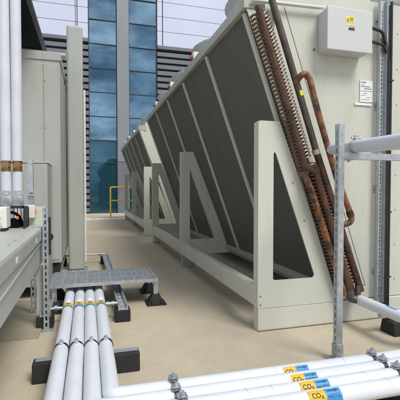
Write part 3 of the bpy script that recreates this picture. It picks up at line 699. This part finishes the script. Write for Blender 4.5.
# ------------------------------------------------------------------ left: square steel column, canopy
col = thing('steel_column', 'tall square pale grey steel column standing behind the grating step', 'column', (-.16, 5.5, 0))
MB().box(-.262, -.059, 5.394, 5.60, .012, 3.262).build('shaft', M['grey_sheet'], col, .028)
MB().box(-.31, -.01, 5.35, 5.65, 0, .011).build('base_plate', M['galv_dull'], col)
MB().tube([(-.49, 5.44, 2.86), (-.266, 5.44, 2.86)], .033, 14).box(-.272, -.2625, 5.40, 5.48, 2.80, 2.92).build('tie_bar', M['grey_sheet'], col)
MB().box(-.055, -.03, 5.52, 5.56, .10, 2.45).build('conduit', M['ivory'], col)
cn = thing('canopy', 'dark flat canopy over the grey plant cabinet with a small yellow label', 'canopy', (-1.5, 4.5, 2.85))
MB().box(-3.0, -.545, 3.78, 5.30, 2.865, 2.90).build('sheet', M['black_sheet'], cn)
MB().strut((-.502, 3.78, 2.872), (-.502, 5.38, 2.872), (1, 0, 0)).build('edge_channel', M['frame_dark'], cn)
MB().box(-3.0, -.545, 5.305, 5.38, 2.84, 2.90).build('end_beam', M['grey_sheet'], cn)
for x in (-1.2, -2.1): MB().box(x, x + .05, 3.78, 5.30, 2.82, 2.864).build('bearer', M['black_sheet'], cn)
MB().box(-.80, -.72, 4.46, 4.60, 2.862, 2.8645).build('sticker', M['label_yellow'], cn)
for x, y in ((-2.9, 3.85), (-2.9, 5.2)): MB().box(x, x + .08, y, y + .08, 0, 2.86).build('post', M['grey_sheet'], cn)

# grey plant cabinet
cab = thing('plant_cabinet', 'tall grey sheet metal plant cabinet beneath the dark canopy', 'cabinet', (-1.3, 6, 0))
xr = -.297; yf = 4.62
MB().box(-2.6, xr, yf, 11.5, .262, 2.62).build('housing', M['grey_sheet'], cab, .012)  # unseen rear length added to keep the aisle flank dark
MB().box(-2.61, xr + .010, yf - .012, 11.5, 2.53, 2.625).build('top_trim', M['grey_sheet'], cab, .006)
MB().box(-1.35, -.475, yf - .010, yf - .0005, .30, 2.49).build('door', M['grey_sheet'], cab, .005)
MB().box(-.468, xr - .022, yf - .008, yf - .0005, .30, 2.49).build('corner_panel', M['grey_sheet'], cab, .004)
b = MB()
for z in (.5, 1.2, 1.78, 2.3): b.disc((-.455, yf - .008, z), (0, -1, 0), .007, .004, 8)
b.build('screw_row', M['seam'], cab)
for y in (6.2, 7.8, 9.4): MB().box(xr + .0005, xr + .010, y - .75, y + .75, .32, 2.48).build('side_panel', M['grey_sheet'], cab, .004)
for x in (-.42, -1.4, -2.4):
    for y in (4.8, 8, 11.2): MB().box(x - .09, x + .09, y - .15, y + .15, 0, .26).build('foot', M['rubber'], cab)

# lower panel box in front of the cabinet
lb = thing('duct_box', 'lower grey sheet box standing in front of the tall cabinet', 'duct box', (-.8, 4.3, 0))
MB().box(-1.5, -.392, 4.12, 4.60, .12, 1.355).build('body', M['grey_sheet'], lb, .008)
MB().box(-1.505, -.388, 4.115, 4.605, 1.356, 1.368).build('lid', M['grey_sheet'], lb, .004)
for x in (-.5, -1.35): MB().box(x - .06, x + .06, 4.2, 4.5, 0, .118).build('foot', M['rubber'], lb)

# ------------------------------------------------------------------ left foreground casing
cas = thing('equipment_casing', 'low cream sheet metal casing along the left edge with boxes on top', 'casing', (-.8, 2.2, .5))
XF = -.352
MB().prism([(-1.4, .50), (-1.4, .80), (XF - .02, .80), (XF - .006, .794), (XF, .778), (XF, .702), (XF - .016, .688), (XF - .016, .50)], 'y', .85, 3.47).build('body', M['grey_sheet'], cas, .003)
MB().prism([(.9, .592), (.9, .602), (3.40, .690), (3.40, .676)], 'x', XF - .017, XF - .006).build('stiffener', M['grey_sheet'], cas, .002)
MB().prism([(XF - .045, .004), (XF + .004, .004), (XF + .004, .498), (XF - .12, .498), (XF - .045, .38)], 'y', 3.235, 3.245).build('end_leg', M['grey_sheet'], cas)
MB().box(-1.35, XF - .01, 3.02, 4.05, 0, .016).build('shaded_floor_tray', M['tray_olive_shade'], cas)  # low tray over the floor; shade under the casing is put into its olive
MB().strut((-.47, 3.60, 0), (-.47, 3.60, .80), (0, -1, 0)).build('rear_leg', M['galv'], cas)
MB().strut((-1.3, 3.40, 0), (-1.3, 3.40, .50), (0, -1, 0)).build('rear_leg', M['galv'], cas)
MB().strut((-1.3, 1.0, 0), (-1.3, 1.0, .50), (0, -1, 0)).build('front_leg', M['galv'], cas)
MB().strut((-.40, 1.0, 0), (-.40, 1.0, .50), (0, -1, 0)).build('front_leg', M['galv'], cas)
for y in (2.1, 2.86): MB().box(XF + .0005, XF + .002, y, y + .055, .725, .755).build('sticker', M['label_white'], cas)
b = MB()
for y in (1.95, 2.25, 2.45, 2.7, 3.0, 3.2): b.disc((XF - .06, y, .8), (0, 0, 1), .006, .003, 8).disc((XF, y + .1, .715), (1, 0, 0), .005, .003, 8)
b.build('screw_row', M['seam'], cas)
up_p = MB().box(-.56, XF - .003, 3.475, 3.485, .70, .952).build('upstand', M['cream'], cas, .002)
# strut upright at the casing's corner
su = thing('strut_upright', 'slotted strut upright at the far corner of the low cream casing', 'support post', (-.33, 3.2, 0))
MB().strut((-.323, 3.182, .008), (-.323, 3.182, .95), (0, -1, 0)).box(-.343, -.303, 3.2235, 3.2255, .008, .95).build('channel', M['galv_dull'], su)  # closing plate added behind the channel so its slots stay dark
MB().box(-.375, -.27, 3.14, 3.26, 0, .007).build('base_plate', M['galv_dull'], su)
MB().tube([(-.300, 3.232, .58), (-.300, 3.232, .88)], .012, 8).disc((-.300, 3.22, .72), (0, 1, 0), .03, .05, 12).build('coil_loop', M['black_plastic'], su)

# things on the casing
wb = thing('switch_box', 'white switch box at the left edge on the cream casing', 'electrical box', (-.62, 2.99, .8))
MB().box(-.74, -.556, 2.985, 3.13, .822, .972).build('body', M['ivory'], wb, .006)
MB().box(-.72, -.58, 2.978, 2.984, .835, .96).build('lid', M['ivory'], wb, .004)
for x in (-.62, -.595):
    for z in (.86, .90): MB().disc((x, 2.978, z), (0, -1, 0), .011, .006, 12).build('button', M['box_grey'], wb)
for x, y in ((-.72, 3.03), (-.58, 3.0), (-.72, 3.11), (-.58, 3.11)): MB().disc((x, y, .8005), (0, 0, 1), .014, .021, 10).build('foot', M['black_plastic'], wb)
wc = thing('wire_cage', 'black wire guard cage standing on the cream casing behind the white box', 'cage', (-.55, 3.25, .8))
m = MB(); cx0, cx1, cy0, cy1, z0, z1 = -.70, -.466, 3.15, 3.345, .801, .955
for x in (cx0, cx1):
    for y in (cy0, cy1): m.box(x - .006, x + .006, y - .006, y + .006, z0, z1)
m.box(cx0, cx1, cy0, cy0 + .012, z1, z1 + .012).box(cx0, cx1, cy1 - .012, cy1, z1, z1 + .012).box(cx0, cx0 + .012, cy0, cy1, z1 + .001, z1 + .013).box(cx1 - .012, cx1, cy0, cy1, z1 + .001, z1 + .013)
m.build('frame', M['black_plastic'], wc)
m = MB()
for k in range(1, 9):
    y = cy0 + (cy1 - cy0) * k / 9; m.tube([(cx1, y, z0), (cx1, y, z1), (cx0, y, z1 + .004)], .0032, 5)
for k in range(1, 6):
    z = z0 + (z1 - z0) * k / 6; m.tube([(cx1, cy0, z), (cx1, cy1, z)], .0032, 5)
for k in range(1, 9):
    x = cx0 + (cx1 - cx0) * k / 9; m.tube([(x, cy1, z0), (x, cy1, z1 + .004), (x, cy0, z1 + .004)], .0032, 5)
m.build('wire_mesh', M['black_plastic'], wc)
MB().tube([(-.64, 3.20, .86), (-.60, 3.30, .93), (-.52, 3.25, .90), (-.50, 3.34, .80)], .012, 8, .04).box(-.62, -.52, 3.24, 3.34, .802, .87).build('motor', M['black_sheet'], wc)
MB().box(-.525, -.510, 3.17, 3.185, .872, .894).build('indicator', M['orange'], wc)
jb = thing('junction_box', 'small white junction box with orange button on the casing upstand', 'electrical box', (-.46, 3.45, .86))
MB().box(-.507, -.427, 3.42, 3.474, .860, .968).build('body', M['ivory'], jb, .005)
MB().box(-.4265, -.418, 3.435, 3.455, .895, .93).build('button', M['orange'], jb)

# vertical white pipes and their bracket
BR_ = .0436
for i, X in enumerate((-.681, -.590)):
    vp = thing('insulated_pipe', ('left' if i == 0 else 'right') + ' of two vertical white pipes with brass collars', 'pipe', (X, 3.66, 0), 'white insulated pipes')
    MB().tube([(X, 3.475, .62), (X, 3.66, .62), (X, 3.66, 1.249)], BR_, 24, .09).build('jacket', M['pipe_white'], vp)
    MB().tube([(X, 3.66, 1.342), (X, 3.66, 3.3)], BR_, 24).build('jacket', M['pipe_white'], vp)
    b = MB().tube([(X, 3.66, 1.249), (X, 3.66, 1.342)], .037, 18).tube([(X, 3.66, 1.254), (X, 3.66, 1.265)], .041, 6).tube([(X, 3.66, 1.327), (X, 3.66, 1.338)], .041, 6)
    b.disc((X, 3.632, 1.296), (0, -1, 0), .027, .022, 14).disc((X, 3.605, 1.296), (0, -1, 0), .014, .012, 8).disc((X - .03, 3.632, 1.265), (0, -1, 0), .008, .012, 6).disc((X + .03, 3.632, 1.30), (0, -1, 0), .008, .012, 6)
    b.build('valve', M['brass'], vp)
    for z in (1.60, 1.95, 2.42): m = MB(); ring_clamp(m, (X, 3.66, z + .04 * i), (0, 0, 1), BR_ + .0004, .002); m.build('jacket_seam', M['box_grey'], vp)
vb = thing('strut_bracket', 'galvanised strut bracket holding the two vertical white pipes', 'bracket', (-.48, 3.57, 0))
MB().strut((-.458, 3.60, .803), (-.458, 3.60, 1.353), (1, 0, 0), slot=.0).build('upright', M['galv'], vb)
MB().strut((-1.2, 3.555, 1.063), (-.448, 3.555, 1.063), (0, -1, 0), d=.021).build('arm', M['galv'], vb)

# ------------------------------------------------------------------ world, sun, camera
w = bpy.data.worlds.new('World'); SC.world = w; w.use_nodes = True
nt = w.node_tree; N = nt.nodes; L = nt.links
bg = N['Background']; sky = N.new('ShaderNodeTexSky'); sky.sky_type = 'NISHITA'; sky.sun_disc = False
SUN_EL, SUN_AZ = R(54), R(154)          # azimuth clockwise from +Y: behind the camera, a little to the right
sky.sun_elevation = SUN_EL; sky.sun_rotation = SUN_AZ
tc = N.new('ShaderNodeTexCoord'); mp = N.new('ShaderNodeMapping'); mp.inputs['Scale'].default_value = (1, 1, 2.2)
L.new(tc.outputs['Generated'], mp.inputs['Vector'])
n = N.new('ShaderNodeTexNoise'); n.inputs['Scale'].default_value = 3.6; n.inputs['Detail'].default_value = 8; n.inputs['Roughness'].default_value = .58; n.inputs['Distortion'].default_value = .4
L.new(mp.outputs[0], n.inputs['Vector'])
cov = N.new('ShaderNodeMapRange'); cov.inputs[1].default_value = .40; cov.inputs[2].default_value = .56; cov.inputs[3].default_value = .62; cov.inputs[4].default_value = 1.0
L.new(n.outputs[0], cov.inputs[0])
n2 = N.new('ShaderNodeTexNoise'); n2.inputs['Scale'].default_value = 4.6; n2.inputs['Detail'].default_value = 8; n2.inputs['Roughness'].default_value = .6
L.new(mp.outputs[0], n2.inputs['Vector'])
cc = N.new('ShaderNodeValToRGB'); cc.color_ramp.elements[0].position = .40; cc.color_ramp.elements[1].position = .64
cc.color_ramp.elements[0].color = (1.3, 1.8, 2.6, 1); cc.color_ramp.elements[1].color = (11.5, 11.8, 12.2, 1)
L.new(n2.outputs[0], cc.inputs[0])
mx = N.new('ShaderNodeMix'); mx.data_type = 'RGBA'
L.new(cov.outputs[0], mx.inputs[0]); L.new(sky.outputs[0], mx.inputs[6]); L.new(cc.outputs[0], mx.inputs[7])
L.new(mx.outputs[2], bg.inputs['Color']); bg.inputs['Strength'].default_value = .088
sl = bpy.data.lights.new('sun', 'SUN'); sl.energy = 2.35; sl.angle = R(24); sl.color = (1, .965, .90)
so = bpy.data.objects.new('sun', sl); COL.objects.link(so); so.location = (3, -6, 12)
sd_ = Vector((math.sin(SUN_AZ) * math.cos(SUN_EL), math.cos(SUN_AZ) * math.cos(SUN_EL), math.sin(SUN_EL)))
so.rotation_euler = sd_.to_track_quat('Z', 'Y').to_euler()

cam = bpy.data.cameras.new('camera'); co = bpy.data.objects.new('camera', cam); COL.objects.link(co)
cam.sensor_width = 36; cam.lens = 36 * 385 / 400; cam.clip_start = .05; cam.clip_end = 3000
co.location = (0, 0, 1.1); co.rotation_euler = (R(90) - math.atan2(11, 385), 0, -math.atan2(111.5, 385))
SC.camera = co
vs_ = SC.view_settings; vs_.view_transform = 'Standard'; vs_.look = 'None'; vs_.exposure = 0.46; vs_.gamma = 1; vs_.use_curve_mapping = False
